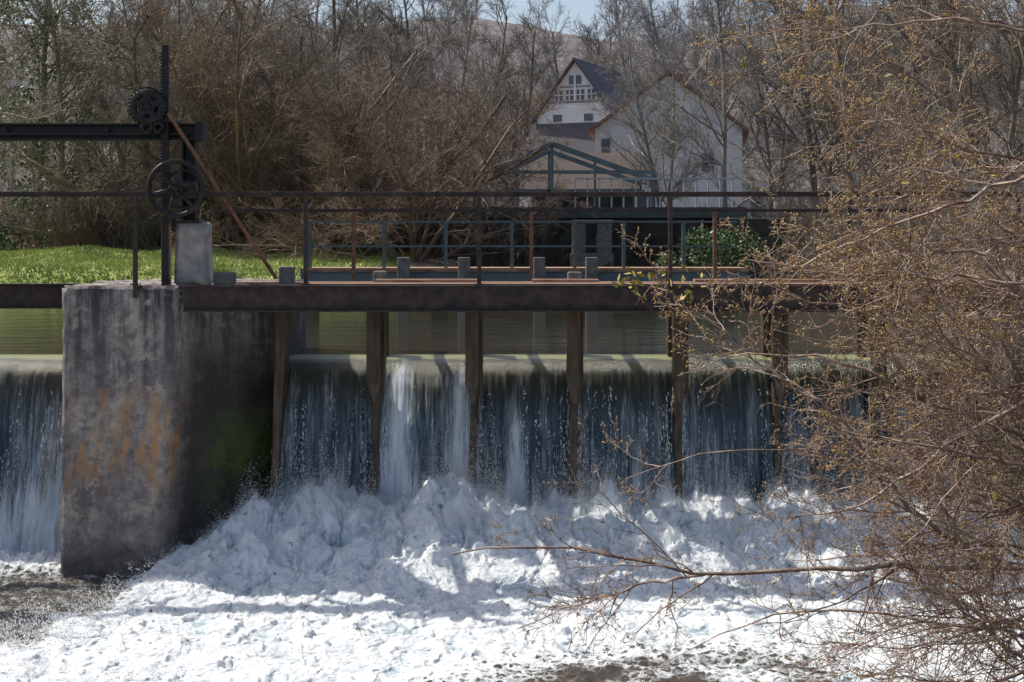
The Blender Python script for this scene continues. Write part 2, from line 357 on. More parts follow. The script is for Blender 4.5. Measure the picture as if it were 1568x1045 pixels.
# ------------------------------------------------------------------ lower river with foam
xs=np.arange(-6.4,6.3,.0115);ys=np.arange(10.3,16.35,.0115)
X,Y=np.meshgrid(xs,ys)
def foam_env(X,Y):
    wl=.7*gn(X*.5,Y*.5,21)+.35*gn(X*1.5,Y*1.5,22)
    front=np.interp(X,[-6,-4.6,-3.5,-1.6,-.8,.5,2.0,3.2,4.5,6],[10.2,10.2,10.2,10.4,11.5,12.3,12.4,11.9,11.4,11.1])+.45*wl
    f=sst(-.8,.6,Y-front)
    st=.36+.48*gn(X*.9,Y*3.2,24)+.28*gn(X*2.4,Y*6,25)
    f=np.maximum(f,st)
    lane=sst(-4.1,-4.5,X+.15*wl)*sst(12.3,12.9,Y+.2*wl)*sst(15.5,15.1,Y)
    lane=np.maximum(lane, sst(-3.7,-4.1,X+.1*wl)*sst(13.5,13.9,Y+.2*wl)*sst(15.5,15.1,Y))
    f=np.clip(f*(1-.75*lane),0,1)
    side=np.interp(X,[-6,-4.9,-4.4,-3.9,-3.4,-2.7,-2,-1,3,6],[.18,.18,.0,.08,.5,.9,1,1,1,.95])
    back=np.interp(X,[-4,-3.8,-2.6,6],[15.2,15.3,15.8,15.8])
    e=side*(.52*np.exp(-(np.maximum(0,back-Y)/.95)**2)+.17*np.exp(-(np.maximum(0,back-Y)/2.2)**2))
    e=e*(1+.22*gn(X*1.3,Y*1.0,40)+.16*gn(X*3.2,Y*2.8,41))
    e=e+side*.30*np.exp(-((X+.75)/.4)**2-((Y-15.5)/.4)**2)+side*.12*np.exp(-((X-1.7)/.5)**2-((Y-15.2)/.5)**2)
    return f,np.maximum(e,0)
def riv(X,Y):
    f,e=foam_env(X,Y)
    wx=X+.14*gn(X*2.5,Y*2.5,50)+.04*gn(X*8,Y*8,54);wy=Y+.14*gn(X*2.5,Y*2.5,51)+.04*gn(X*8,Y*8,55)
    s1=gn(wx*2.5,wy*1.5,60);s2=gn(wx*5.8,wy*3.4,61)
    b2=np.abs(gn(wx*9,wy*6,64));b3=np.abs(gn(wx*19,wy*13,62));b4=gn(wx*38,wy*30,63)
    act=.38+.62*sst(.02,.45,e)
    jet=np.maximum(0,gn(wx*6,wy*4.2,68)-.25)*(.5+np.abs(gn(wx*24,wy*24,69)))
    det=.095*s1+.06*s2+.07*b2+.045*b3+.016*b4+.20*jet
    hf=e+act*det
    hw=.05*fbm(X*1.6,Y*3.2,4,70)+.024*gn(X*9,Y*14,71)+.01*gn(X*20,Y*32,72)
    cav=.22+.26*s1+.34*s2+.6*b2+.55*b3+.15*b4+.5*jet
    return f,e,hw*(1-f)+f*hf,cav
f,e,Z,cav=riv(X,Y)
dx=f*(.05*gn(X*5,Y*5,80)+.018*gn(X*14,Y*14,81));dy=f*(.05*gn(X*5,Y*5,82)+.018*gn(X*14,Y*14,83))
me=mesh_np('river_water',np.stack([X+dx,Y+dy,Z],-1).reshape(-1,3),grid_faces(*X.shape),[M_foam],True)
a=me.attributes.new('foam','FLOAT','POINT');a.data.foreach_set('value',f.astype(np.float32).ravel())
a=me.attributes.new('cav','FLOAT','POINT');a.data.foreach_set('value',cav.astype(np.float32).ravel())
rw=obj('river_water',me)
xs=np.linspace(-14,9,200);ys=np.linspace(-30,10.32,300);X2,Y2=np.meshgrid(xs,ys)
me=mesh_np('river_water_downstream',np.stack([X2,Y2,.0+.02*fbm(X2,Y2*2,3,70)-.03],-1).reshape(-1,3),grid_faces(*X2.shape),[M_foam],True)
obj('downstream',me,rw)

iv=np.array([(1,0,-.5),(-.5,.87,-.5),(-.5,-.87,-.5),(0,0,1)],float)
iff=np.array([(0,1,3),(1,2,3),(2,0,3),(0,2,1)])
def drops(name,P,R,stretch,mat):
    n=len(P);V=iv[None]*R[:,None,None]*np.stack([np.ones(n),np.ones(n),stretch],1)[:,None,:]+P[:,None,:]
    F=(iff[None]+(np.arange(n)*len(iv))[:,None,None]).reshape(-1,3)
    return obj(name,mesh_np(name,V.reshape(-1,3),F,[mat],True))
n=260000
px=rng.uniform(-4.1,5.5,n);py=15.85-rng.exponential(.8,n)
ff,ee,zz,_=riv(px,py);clm=np.clip(.45+1.8*gn(px*3,py*3,90)+1.4*gn(px*8,py*8,91),.02,2.8)
pz=zz+rng.exponential(.06,n)*(0.12+ee*2.0)*clm
k=(ff>.5)&(py>10.8);P=np.stack([px,py,pz],1)[k];R=(rng.uniform(.0014,.0045,n)*rng.uniform(.5,1.3,n))[k]
Ps=[P];Rs=[R]
n=70000;px=rng.uniform(-2.75,5.3,n);py=15.85-np.abs(rng.normal(0,.22,n));ff,ee,zz,_=riv(px,py)
Ps.append(np.stack([px,py,zz+rng.exponential(.11,n)*np.clip(.6+1.4*gn(px*2.2,py*0+1.5,93)+.8*gn(px*7,py*0+2.5,94),.1,3)],1));Rs.append(rng.uniform(.0012,.0038,n))
cl=[(-4.15,12.9,.0,.5,1600),(-3.9,13.3,.0,.4,1200),(-4.5,12.6,0,.35,900),(-3.75,13.9,0,.35,1200),(-.45,15.3,.5,.45,5500),(-.8,15.2,.5,.45,5500),(-2.3,15.5,.4,.3,2500),(-1.5,15.6,.4,.35,2500),(.9,15.4,.4,.3,2500),(.2,15.4,.4,.3,2200),(1.6,14.9,.35,.4,3800),(2.4,15.2,.4,.35,2200),(3.4,15.2,.4,.35,2200),(-3.3,14.6,.2,.3,2200),(-3.6,14.2,.1,.25,1500),(-2.9,15.0,.3,.3,2000),(-2.0,12.2,.05,.15,700),(-3.0,11.6,.05,.2,900),(-4.2,11.8,.0,.25,1100)]
for ci,(cx,cy,cz,hh,m_) in enumerate(cl):
    nq=70;q=rng.integers(0,nq,m_);t=rng.random(m_)**.6;rad=t*hh*rng.uniform(.3,1.25,nq)[q]
    ang=(rng.normal(0,.6,nq))[q]+rng.normal(0,.06,m_);a2=rng.uniform(0,6.28,nq)[q]+rng.normal(0,.1,m_)
    Ps.append(np.stack([cx+np.sin(ang)*np.cos(a2)*rad*1.4+rng.normal(0,.02,m_)+rng.normal(0,.25,nq)[q],cy+np.sin(ang)*np.sin(a2)*rad,cz+np.cos(ang)*rad-rad*rad*.6],1));Rs.append(rng.uniform(.002,.0075,m_)*(1.3-t)*(1.4 if ci<4 else 1))
for x0,x1 in bays:
    ns=int((x1-x0)*40)
    for q in range(ns):
        xx=rng.uniform(x0+.02,x1-.02) if rng.random()<.5 else (x0+abs(rng.normal(0,.09)) if rng.random()<.5 else x1-abs(rng.normal(0,.09)))
        s0=rng.uniform(.0,.6);m_=int(rng.integers(10,34));z=rng.uniform(2.0-s0*1.4-.9,2.0-s0*1.4,m_)
        y=np.interp(z,[-.1,.9,1.72,2.0,2.2],[15.74,15.88,16.04,16.11,16.25])-rng.uniform(.04,.13)
        Ps.append(np.stack([xx+rng.normal(0,.01,m_)+.03*(2-z)*rng.normal(),y,z],1));Rs.append(rng.uniform(.002,.0045,m_)*-1)
P=np.concatenate(Ps);R=np.concatenate(Rs);st=np.where(R<0,rng.uniform(2.5,9,len(R)),1.2)
drops('water_spray',P,np.abs(R),st,M_drop)

# ------------------------------------------------------------------ concrete pier
def prism(bot,top,z0,z1,cuts,amp,name,mat,parent=None,bev=.03):
    bm=bmesh.new();n=len(bot)
    vb=[bm.verts.new((*p,z0)) for p in bot];vt=[bm.verts.new((*p,z1)) for p in top]
    bm.faces.new(vb[::-1]);bm.faces.new(vt)
    for i in range(n): bm.faces.new((vb[i],vb[(i+1)%n],vt[(i+1)%n],vt[i]))
    bmesh.ops.recalc_face_normals(bm,faces=bm.faces)
    bmesh.ops.bevel(bm,geom=bm.edges[:],offset=bev,segments=2,affect='EDGES')
    bmesh.ops.triangulate(bm,faces=[f for f in bm.faces if len(f.verts)>4])
    for _ in range(cuts):
        es=[e for e in bm.edges if e.calc_length()>.07]
        if es: bmesh.ops.subdivide_edges(bm,edges=es,cuts=1,use_grid_fill=True)
    bm.normal_update()
    from mathutils import noise as mn
    mv={v:v.normal*(mn.fractal(v.co*3,1,2,5)*amp+mn.noise(v.co*14)*amp*.4) for v in bm.verts}
    for v,d in mv.items(): v.co+=d
    me=D.meshes.new(name);bm.to_mesh(me);bm.free();me.materials.append(mat)
    for p in me.polygons:p.use_smooth=True
    return obj(name,me,parent)
pier=prism([(-4.83,15.2),(-3.87,15.2),(-2.66,16.55),(-2.62,17.9),(-4.9,17.9)],[(-4.81,15.2),(-3.54,15.2),(-2.58,16.4),(-2.58,17.9),(-4.9,17.9)],-1,3.125,6,.018,'concrete_weir_pier',M_conc)
prism([(5.3,15.2),(6.6,15.2),(6.6,17.9),(5.3,17.9)],[(5.3,15.2),(6.6,15.2),(6.6,17.9),(5.3,17.9)],-1,3.125,5,.014,'concrete_weir_pier.001',M_conc)

for i,x in enumerate(posts):
    w=.065;A=Acc();lean=-.05
    A.add([(x-w*.7+lean,15.55,-.3),(x+w*.7+lean,15.55,-.3),(x+w+lean,16.75,-.3),(x-w+lean,16.75,-.3),(x-w*.6,15.95,2.0),(x+w*.6,15.95,2.0),(x+w,16.75,2.0),(x-w,16.75,2.0)],
          [(0,3,2,1),(4,5,6,7),(0,1,5,4),(1,2,6,5),(2,3,7,6),(3,0,4,7)])
    A.box(x-w-.03,x+w-.01,15.66,15.80,2.05,2.84);A.box(x-w+.03,x+w+.03,15.83,16.05,1.9,2.84)
    A.box(x-.05,x+.06,16.6,16.8,2.0,2.84)
    A.add([(x-w-.03,15.66,2.05),(x+w-.01,15.66,2.05),(x+w-.01,15.80,2.05),(x-w-.03,15.80,2.05),(x-.03,15.76,1.8),(x+.02,15.76,1.8),(x+.02,15.79,1.8),(x-.03,15.79,1.8)],
          [(4,5,6,7),(0,1,5,4),(1,2,6,5),(2,3,7,6),(3,0,4,7)])
    A.make('weir_timber_post' if i==0 else 'weir_timber_post.%03d'%i,M_wood,bevel=.010)
A=Acc();A.add([(-2.68,15.8,.9),(-2.60,15.8,.9),(-2.60,16.1,.9),(-2.68,16.1,.9),(-2.62,15.75,2.84),(-2.49,15.75,2.84),(-2.49,16.1,2.84),(-2.62,16.1,2.84)],[(0,3,2,1),(4,5,6,7),(0,1,5,4),(1,2,6,5),(2,3,7,6),(3,0,4,7)]);A.make('weir_timber_post.006',M_wood,bevel=.012)

# ------------------------------------------------------------------ footbridge over weir
fb=empty('weir_footbridge')
A=Acc()
def channel(A,x0,x1,y,z0,z1,d=.1):
    A.box(x0,x1,y,y+.014,z0+.018,z1-.018);A.box(x0,x1,y-.05,y+d-.05,z1-.018,z1);A.box(x0,x1,y-.05,y+d-.05,z0,z0+.018)
channel(A,-3.5,5.6,15.14,2.85,3.135);channel(A,-9.3,-4.86,15.9,2.85,3.13)
channel(A,-3.0,5.6,16.15,2.85,3.11);channel(A,-2.6,5.6,17.5,2.90,3.10)
for x in np.arange(-2.4,5.6,1.1): A.box(x-.04,x+.04,15.16,17.5,2.87,2.95)
A.make('steel_channels',M_steel,fb,bevel=.003)
A=Acc()
A.box(-2.2,5.5,15.22,15.5,3.137,3.15)
for a0,a1 in((-1.5,-.37),(.22,.95),(2.0,3.4)): A.box(a0,a1,15.55,15.72,3.15,3.185);A.box(a0+.03,a1-.04,15.75,15.93,3.15,3.18)
A.box(-3.2,5.5,15.98,16.13,3.12,3.145)
A.make('walkway_planks',M_plank,fb,bevel=.006)
A=Acc()
for x in(-5.85,-4.02,-2.2,-.35,1.69,3.6,5.4):
    A.beam((x,15.18,3.0),(x,15.18,4.13),.045);A.box(x-.05,x+.05,15.13,15.24,3.136,3.15)
A.box(-9.3,5.6,15.155,15.205,4.105,4.13);A.box(-9.3,5.6,15.165,15.18,4.075,4.104)
A.make('front_railing',M_steel,fb,bevel=.003)
A=Acc()
for x in(-1.95,.24,2.5,4.5): A.beam((x,17.52,2.95),(x,17.52,3.97),.045)
A.make('rear_railing_posts',M_rust,fb)
A=Acc();A.box(-3.7,5.6,17.50,17.54,3.96,4.0);A.make('rear_railing_rail',M_steel,fb)
A=Acc()
A.box(-3.22,-3.0,15.3,15.5,3.13,3.27);A.box(-2.52,-2.36,15.35,15.5,3.137,3.33);A.box(-1.55,-1.4,15.85,15.97,3.145,3.27);A.box(.62,.78,15.8,15.95,3.145,3.26)
A.make('concrete_blocks',M_stub,fb,bevel=.02)

# ------------------------------------------------------------------ sluice hoist
h=empty('sluice_gate_hoist')
A=Acc()
A.box(-9.3,-3.36,15.42,15.58,4.86,4.885);A.box(-9.3,-3.36,15.47,15.49,4.72,4.86);A.box(-9.3,-3.36,15.42,15.58,4.695,4.72)
A.box(-9.3,-3.5,15.40,15.418,4.75,4.78)
A.box(-3.42,-3.34,15.36,15.62,4.68,4.90)
for x in(-5.5,-4.4): A.cyl((x,15.40,4.80),(x,15.46,4.80),.035,10)
A.box(-3.775,-3.705,15.33,15.38,2.3,5.72)
for i in range(46): A.box(-3.80,-3.775,15.335,15.375,4.0+i*.036,4.018+i*.036)
A.box(-3.60,-3.58,15.5,15.66,3.82,4.70);A.box(-3.47,-3.45,15.5,15.66,3.82,4.70);A.box(-3.58,-3.47,15.57,15.59,3.82,4.70)
A.box(-4.02,-3.62,15.30,15.62,4.885,4.91)
A.box(-3.66,-3.40,15.44,15.7,3.80,3.83)
A.make('steel_frame',M_black,h,bevel=.004)
A=Acc()
gc=(-3.92,15.30,5.05)
A.torus_y(gc,.155,.042,40,8);A.torus_y(gc,.06,.035,24,8);A.cyl((gc[0],15.26,gc[2]),(gc[0],15.45,gc[2]),.05,16)
for i in range(5):
    a=i*2*math.pi/5+.3;A.beam((gc[0]+.04*math.cos(a),15.30,gc[2]+.04*math.sin(a)),(gc[0]+.15*math.cos(a),15.30,gc[2]+.15*math.sin(a)),.08,.06)
for i in range(30):
    a=i*2*math.pi/30;A.beam((gc[0]+.18*math.cos(a),15.30,gc[2]+.18*math.sin(a)),(gc[0]+.21*math.cos(a),15.30,gc[2]+.21*math.sin(a)),.05,.018)
A.cyl((-3.92,15.33,5.05),(-3.92,15.345,5.05),.11,32)
A.torus_y((-3.92,15.28,4.83),.05,.025,20,6);A.torus_y((-3.80,15.28,4.83),.045,.02,20,6)
A.make('gear_wheel',M_black,h,smooth=False)
A=Acc();c=(-3.56,15.05,4.16)
A.torus_y(c,.285,.026,64,10)
A.torus_y(c,.05,.025,24,8);A.cyl((c[0],14.99,c[2]),(c[0],15.55,c[2]),.035,14)
for i in range(6):
    a=i*math.pi/3+.25;A.cyl((c[0]+.04*math.cos(a),c[1],c[2]+.04*math.sin(a)),(c[0]+.285*math.cos(a),c[1],c[2]+.285*math.sin(a)),.023,8,.018)
A.torus_y((c[0],15.35,c[2]),.2,.018,40,8)
A.box(-3.62,-3.42,15.3,15.5,4.06,4.26)
A.make('handwheel',M_black,h,smooth=True)
A=Acc();A.cyl((-3.67,15.18,4.97),(-2.56,15.42,3.2),.021,10);A.make('rusty_brace_rod',M_rust,h)
A=Acc();A.box(-3.80,-3.71,15.40,15.5,3.12,4.5);A.make('timber_stay',M_wood,h,bevel=.008)
prism([(-3.67,15.42),(-3.30,15.42),(-3.30,15.75),(-3.67,15.75)],[(-3.64,15.44),(-3.32,15.44),(-3.32,15.73),(-3.64,15.73)],3.12,3.81,3,.01,'concrete_plinth',M_palec,h,.02)

# ------------------------------------------------------------------ second catwalk upstream
c2=empty('upstream_catwalk');A=Acc()
for x in(-4.12,-2.61,-1.35,0,1.28,2.28,3.5): A.box(x-.035,x+.035,28.97,29.04,2.8,4.02)
A.box(-4.15,4.6,28.98,29.03,3.98,4.02);A.box(-4.15,4.6,28.98,29.03,3.48,3.52);
A.make('railing',M_grn,c2)
A=Acc();A.box(-4.3,4.8,28.9,29.0,2.72,2.98);A.box(-4.3,4.8,30,30.1,2.72,2.98);A.make('beams',M_bridge,c2)
A=Acc();A.box(-4.3,4.8,28.86,30.1,2.985,3.06);A.make('deck',M_plank,c2)
A=Acc()
for x in(-2.18,-.96,.55,1.6):A.box(x-.12,x+.12,28.45,28.7,2.0,3.28)
A.make('concrete_stubs',M_stub,c2,bevel=.02)
A=Acc()
for x in(-4.2,-1.5,1.4,4.4):A.box(x-.15,x+.15,29.1,29.9,.8,2.715)
A.make('supports',M_dkc,c2)

# ------------------------------------------------------------------ road bridge
rb=empty('steel_truss_bridge');A=Acc()
A.box(-2.2,8.2,49.6,49.75,4.42,4.78);A.box(-2.2,8.2,53.6,53.75,4.42,4.78)
A.make('deck_girders',simple('dark_green_paint',(.04,.058,.052),(.075,.095,.085),2,.6,bmp=0),rb)
A=Acc();A.box(-2.2,8.2,49.76,53.59,4.6,4.8);A.make('deck',M_dkc,rb)
A=Acc()
A.beam((-1.4,49.7,6.02),(5.0,49.7,6.02),.12)
A.beam((1.4,49.7,7.0),(-.6,49.7,6.02),.18);A.beam((1.4,49.7,7.0),(4.9,49.7,5.75),.18)
for x in(-1.3,1.4,4.9):A.beam((x,49.7,4.8),(x,49.7,6.0 if x!=1.4 else 7.0),.10)
A.beam((2.9,49.7,4.8),(2.9,49.7,6.4),.08)
A.beam((1.4,53.6,7.0),(4.9,53.6,5.75),.16);A.beam((1.4,53.6,7.0),(-.6,53.6,6.02),.16);A.beam((-1.4,53.6,5.5),(5,53.6,5.5),.1)
A.beam((1.4,53.6,4.8),(1.4,53.6,7.0),.1)
A.make('trusses',M_bridge,rb)
A=Acc()
A.box(2.2,8,49.4,49.45,5.75,5.81);A.box(2.2,8,49.4,49.45,5.2,5.25)
for x in np.arange(2.2,8,.42):A.box(x-.025,x+.025,49.4,49.45,4.78,5.78)
A.make('parapet_rails',simple('pale_rail_paint',(.38,.41,.43),(.48,.51,.53),3,.6,bmp=0),rb)
A=Acc();A.box(-3.4,-.9,49.3,54.2,1.5,4.41);A.box(7.2,9.5,49.3,54.2,1.5,4.41);A.box(-1,8,56.5,57,1.5,4.9);A.make('abutments',M_dkc,rb,bevel=.05)
A=Acc();A.box(2.0,3.45,48.2,49.2,1.5,3.2);A.box(2.05,2.5,48.3,49.0,3.2,4.2);A.box(2.9,3.4,48.3,49.0,3.2,4.2);A.box(2.0,3.45,48.28,49.02,4.2,4.32);A.make('sluice_pillars',M_stub,rb,bevel=.03)
A=Acc();n=14;vs=[];fs=[]
for i in range(n+1):
    t=i/n;wd=.5*math.sin(math.pi*min(1,t*.8+.18))**.7*(1 if t<.98 else .2);zk=.12*(2*t-1)**4
    for a,b in((-1,.42),(-.8,.12),(0,0),(.8,.12),(1,.42),(.9,.42),(.65,.15),(-.65,.15),(-.9,.42)): vs.append((1.0+t*2.4-.2,46+a*wd,2.3+b+zk+(.1*abs(2*t-1)**2)))
for i in range(n):
    for j in range(9):fs.append((i*9+j,i*9+(j+1)%9,(i+1)*9+(j+1)%9,(i+1)*9+j))
fs+=[tuple(range(9)),tuple(range(n*9+8,n*9-1,-1))]
A.add(vs,fs);A.make('rowing_boat',M_steel)

# ------------------------------------------------------------------ houses
def gable_roof(A,x0,x1,y0,y1,ze,zr,t=.18,ov=.35):
    xm=(x0+x1)/2;k=(zr-ze)/(xm-x0)
    for s in(-1,1):
        xe=(x0-ov) if s<0 else (x1+ov);zo=ze-ov*k
        A.add([(xe,y0-ov,zo),(xm,y0-ov,zr),(xm,y1+ov,zr),(xe,y1+ov,zo),(xe,y0-ov,zo+t),(xm,y0-ov,zr+t),(xm,y1+ov,zr+t),(xe,y1+ov,zo+t)],
              [(0,3,2,1),(4,5,6,7),(0,1,5,4),(1,2,6,5),(2,3,7,6),(3,0,4,7)])
def walls(A,x0,x1,y0,y1,z0,ze,zr):
    xm=(x0+x1)/2
    A.add([(x0,y0,z0),(x1,y0,z0),(x1,y1,z0),(x0,y1,z0),(x0,y0,ze),(x1,y0,ze),(x1,y1,ze),(x0,y1,ze),(xm,y0,zr),(xm,y1,zr)],
          [(0,1,5,8,4),(2,3,7,9,6),(1,2,6,5),(3,0,4,7),(4,8,9,7),(5,6,9,8),(0,3,2,1)])
h1=empty('half_timbered_house',(4.0,90,0),math.radians(-24))
A=Acc();walls(A,-2.6,2.6,0,8,11.0,11.5,15.0);A.box(-3.6,3.6,-.6,8.6,2.5,8.9);A.make('walls',M_white,h1)
A=Acc();gable_roof(A,-2.6,2.6,0,8,11.55,15.05,.16,.3)
A.add([(-4,-1.1,8.75),(4,-1.1,8.75),(4,9,8.75),(-4,9,8.75),(-2.62,-.03,11.1),(2.62,-.03,11.1),(2.62,8.03,11.1),(-2.62,8.03,11.1)],[(0,3,2,1),(4,5,6,7),(0,1,5,4),(1,2,6,5),(2,3,7,6),(3,0,4,7)])
A.make('slate_roof',M_slate,h1)
A=Acc()
def fr(x0,x1,z0,z1,y=-.05):A.box(x0,x1,y,y+.06,z0,z1)
fr(-1.9,1.9,12.38,12.48,-.06)
for x in(-1.55,1.55): fr(x-.05,x+.05,12.5,12.9,-.045)
A.beam((-2.2,-.04,11.75),(-1.1,-.04,13.2),.07,.05);A.beam((2.2,-.04,11.75),(1.1,-.04,13.2),.07,.05)
fr(-1.0,1.0,13.35,13.44,-.055)
A.make('timber_frame',simple('grey_timber',(.16,.17,.19),(.25,.26,.29),4,.8,bmp=0),h1)
A=Acc()
for x in(-1.1,-.37,.37,1.1): fr(x-.25,x+.25,12.55,13.2,-.03)
fr(-.42,.42,13.55,14.1,-.03)
for x in(-1.2,.9): fr(x-.3,x+.3,11.2,11.65,-.03)
for x in(-2.4,0,2.4):A.box(x-.45,x+.45,-.66,-.6,6.5,7.8)
A.make('windows',M_glass,h1)
A=Acc();A.box(-.06,.06,-.09,-.02,12.5,14.3)
for x in(-1.1,-.37,.37,1.1):A.box(x-.03,x+.03,-.09,-.03,12.5,13.25)
A.box(-1.5,1.5,-.085,-.03,12.85,12.9);A.make('window_bars',M_white,h1)
h2=empty('white_gable_house',(8.0,72,0),math.radians(-8))
A=Acc();walls(A,-3.8,3.6,0,11,2.5,9.3,12.05);A.box(3.6,5.0,2,9,2.5,6.6);A.make('walls',M_white,h2)
A=Acc();gable_roof(A,-3.8,3.6,0,11,9.33,12.1,.16,.35);A.make('tile_roof',M_redroof,h2)
A=Acc()
for x,z,a,b in((-3.25,8.4,.22,.45),(1.9,7.6,.3,.45),(-1.2,5.3,.45,.7)):A.box(x-a,x+a,-.05,.0,z-b,z+b)
A.box(4.1,4.7,1.94,2.0,4.8,5.9);A.make('windows',M_glass,h2)
A=Acc();A.box(-.1,.5,7,7.7,11.3,12.9);A.make('chimney',M_redroof,h2)
h3=empty('mill_outbuilding',(3.2,62,0),math.radians(84))
A=Acc();walls(A,-2.6,2.6,-2.1,2.1,2.6,5.8,7.3);A.make('walls',M_dkc,h3);A=Acc();gable_roof(A,-2.6,2.6,-2.1,2.1,5.83,7.33,.12,.3);A.make('roof',M_brroof,h3)

# ------------------------------------------------------------------ trees
def norm(v):return v/np.maximum(np.linalg.norm(v,axis=-1,keepdims=True),1e-9)
def grow(P,R,Ln,nc,ln,ang,K,wander,up,rs,tmin,rmin,bias=None):
    Nn,Kp,_=P.shape;M=Nn*nc;idx=np.repeat(np.arange(Nn),nc)
    t=rng.uniform(tmin,1,M);f=t*(Kp-1);i=np.clip(np.floor(f).astype(int),0,Kp-2);w=(f-i)[:,None]
    pos=P[idx,i]*(1-w)+P[idx,i+1]*w;tan=norm(P[idx,i+1]-P[idx,i]);rp=R[idx,i]*(1-w[:,0])+R[idx,i+1]*w[:,0]
    r=rng.normal(size=(M,3));r-=(r*tan).sum(1,keepdims=True)*tan;r=norm(r)
    a=rng.uniform(*ang,M)[:,None];d=tan*np.cos(a)+r*np.sin(a);d[:,2]+=up
    if bias is not None:d+=bias
    d=norm(d);L=Ln[idx]*rng.uniform(*ln,M)*(1.15-.6*t)
    Q=np.zeros((M,K,3));Q[:,0]=pos
    for k in range(1,K):
        d=d+rng.normal(size=(M,3))*wander;d[:,2]+=up*.35;d=norm(d);Q[:,k]=Q[:,k-1]+d*(L/(K-1))[:,None]
    r0=np.maximum(rp*rs,rmin);RR=r0[:,None]*np.linspace(1,.35,K)[None];RR=np.maximum(RR,rmin*.6)
    return Q,RR,L
def tubes(levels,sides=3):
    VV=[];FF=[];b=0
    for P,R in levels:
        Nn,K,_=P.shape;T=np.zeros_like(P);T[:,:-1]=P[:,1:]-P[:,:-1];T[:,-1]=T[:,-2];T=norm(T)
        ref=norm(rng.normal(size=(Nn,1,3)));ref=np.broadcast_to(ref,P.shape)
        u=norm(np.cross(T,ref));v=np.cross(T,u)
        sd=sides if R.max()<.02 else max(sides,6)
        an=np.arange(sd)*2*np.pi/sd
        V=P[:,:,None]+R[:,:,None,None]*(u[:,:,None]*np.cos(an)[None,None,:,None]+v[:,:,None]*np.sin(an)[None,None,:,None])
        VV.append(V.reshape(-1,3))
        n=np.arange(Nn)[:,None,None]*K*sd;k=np.arange(K-1)[None,:,None]*sd;j=np.arange(sd)[None,None]
        j2=(j+1)%sd
        F=np.stack([n+k+j,n+k+j2,n+k+sd+j2,n+k+sd+j],-1).reshape(-1,4)+b
        FF.append(F);b+=Nn*K*sd
    return np.concatenate(VV),np.concatenate(FF)
def stems(n,L,spread,K,r,base=.3,wander=.08,lift=.03):
    P=np.zeros((n,K,3));a=np.linspace(0,2*np.pi,n,endpoint=False)+rng.uniform(-.4,.4,n)
    s=rng.uniform(*spread,n);d=np.stack([np.cos(a)*np.sin(s),np.sin(a)*np.sin(s),np.cos(s)],1)
    P[:,0]=np.stack([np.cos(a)*base*rng.random(n),np.sin(a)*base*rng.random(n),np.full(n,-.3)],1)
    Ls=rng.uniform(.75,1.1,n)*L
    for k in range(1,K):
        d=norm(d+rng.normal(size=(n,3))*wander+np.array([0,0,lift]));P[:,k]=P[:,k-1]+d*(Ls/(K-1))[:,None]
    return P,(r*rng.uniform(.7,1.1,n))[:,None]*np.linspace(1,.3,K)[None],Ls
def willow(name):
    P,R,Ls=stems(10,6.6,(.1,1.2),9,.10,.5,.12,-.01)
    a=grow(P,R,Ls,13,(.3,.5),(.4,1.1),7,.17,.04,.5,.15,.017)
    b=grow(*a,11,(.3,.6),(.4,1.2),5,.22,.02,.45,.15,.008)
    c=grow(*b,12,(.3,.7),(.3,1.1),4,.22,.0,.6,.1,.005)
    V,F=tubes([(P,R),a[:2],b[:2],c[:2]]);return mesh_np(name,V,F,[M_tw_red],True)
def tall(name,H=15,sd=1):
    P,R,Ls=stems(sd,H,(.02,.12),14,.2,.3,.05,.02)
    a=grow(P,R,Ls,32,(.2,.42),(.6,1.2),8,.12,.12,.42,.22,.03)
    b=grow(*a,12,(.25,.5),(.4,1.0),5,.18,.06,.45,.15,.014)
    c=grow(*b,9,(.35,.8),(.4,1.1),4,.22,.0,.6,.1,.0085)
    V,F=tubes([(P,R),a[:2],b[:2],c[:2]]);return mesh_np(name,V,F,[M_tw_brn],True)
def shrub(name):
    P,R,Ls=stems(30,3.2,(.0,.8),6,.028,1.2,.1,.02)
    a=grow(P,R,Ls,8,(.25,.5),(.3,.8),5,.15,.1,.5,.1,.009)
    b=grow(*a,7,(.3,.6),(.3,.9),4,.18,.06,.6,.1,.006)
    V,F=tubes([(P,R),a[:2],b[:2]]);return mesh_np(name,V,F,[M_tw_brn],True)
W=[willow('bare_willow_a'),willow('bare_willow_b')];T=[tall('bare_tree_a'),tall('bare_tree_b',14,2),tall('bare_tree_c',16)];S=[shrub('shrub_a'),shrub('shrub_b')]
def gz(x,y):return float(ground_z(np.array([x]),np.array([y]))[0])
def place(name,me,x,y,s,mat=None,sz=None):
    o=D.objects.new(name,me);link(o);o.location=(x,y,gz(x,y)-.1);o.rotation_euler=(0,0,random.uniform(0,6.28));o.scale=(s,s,sz or s)
    if mat: o.material_slots[0].link='OBJECT';o.material_slots[0].material=mat
    return o
place('bare_willow_tree',W[0],-3.4,48,1.02,None,1.0)
place('bare_willow_tree.001',W[1],-6.2,51,1.2)
place('bare_willow_tree.002',W[0],-10,54,1.55)
place('bare_willow_tree.003',W[1],-7.5,58,1.8,M_tw_brn)
place('bare_willow_tree.004',W[1],-14.5,58,1.7,M_tw_brn)
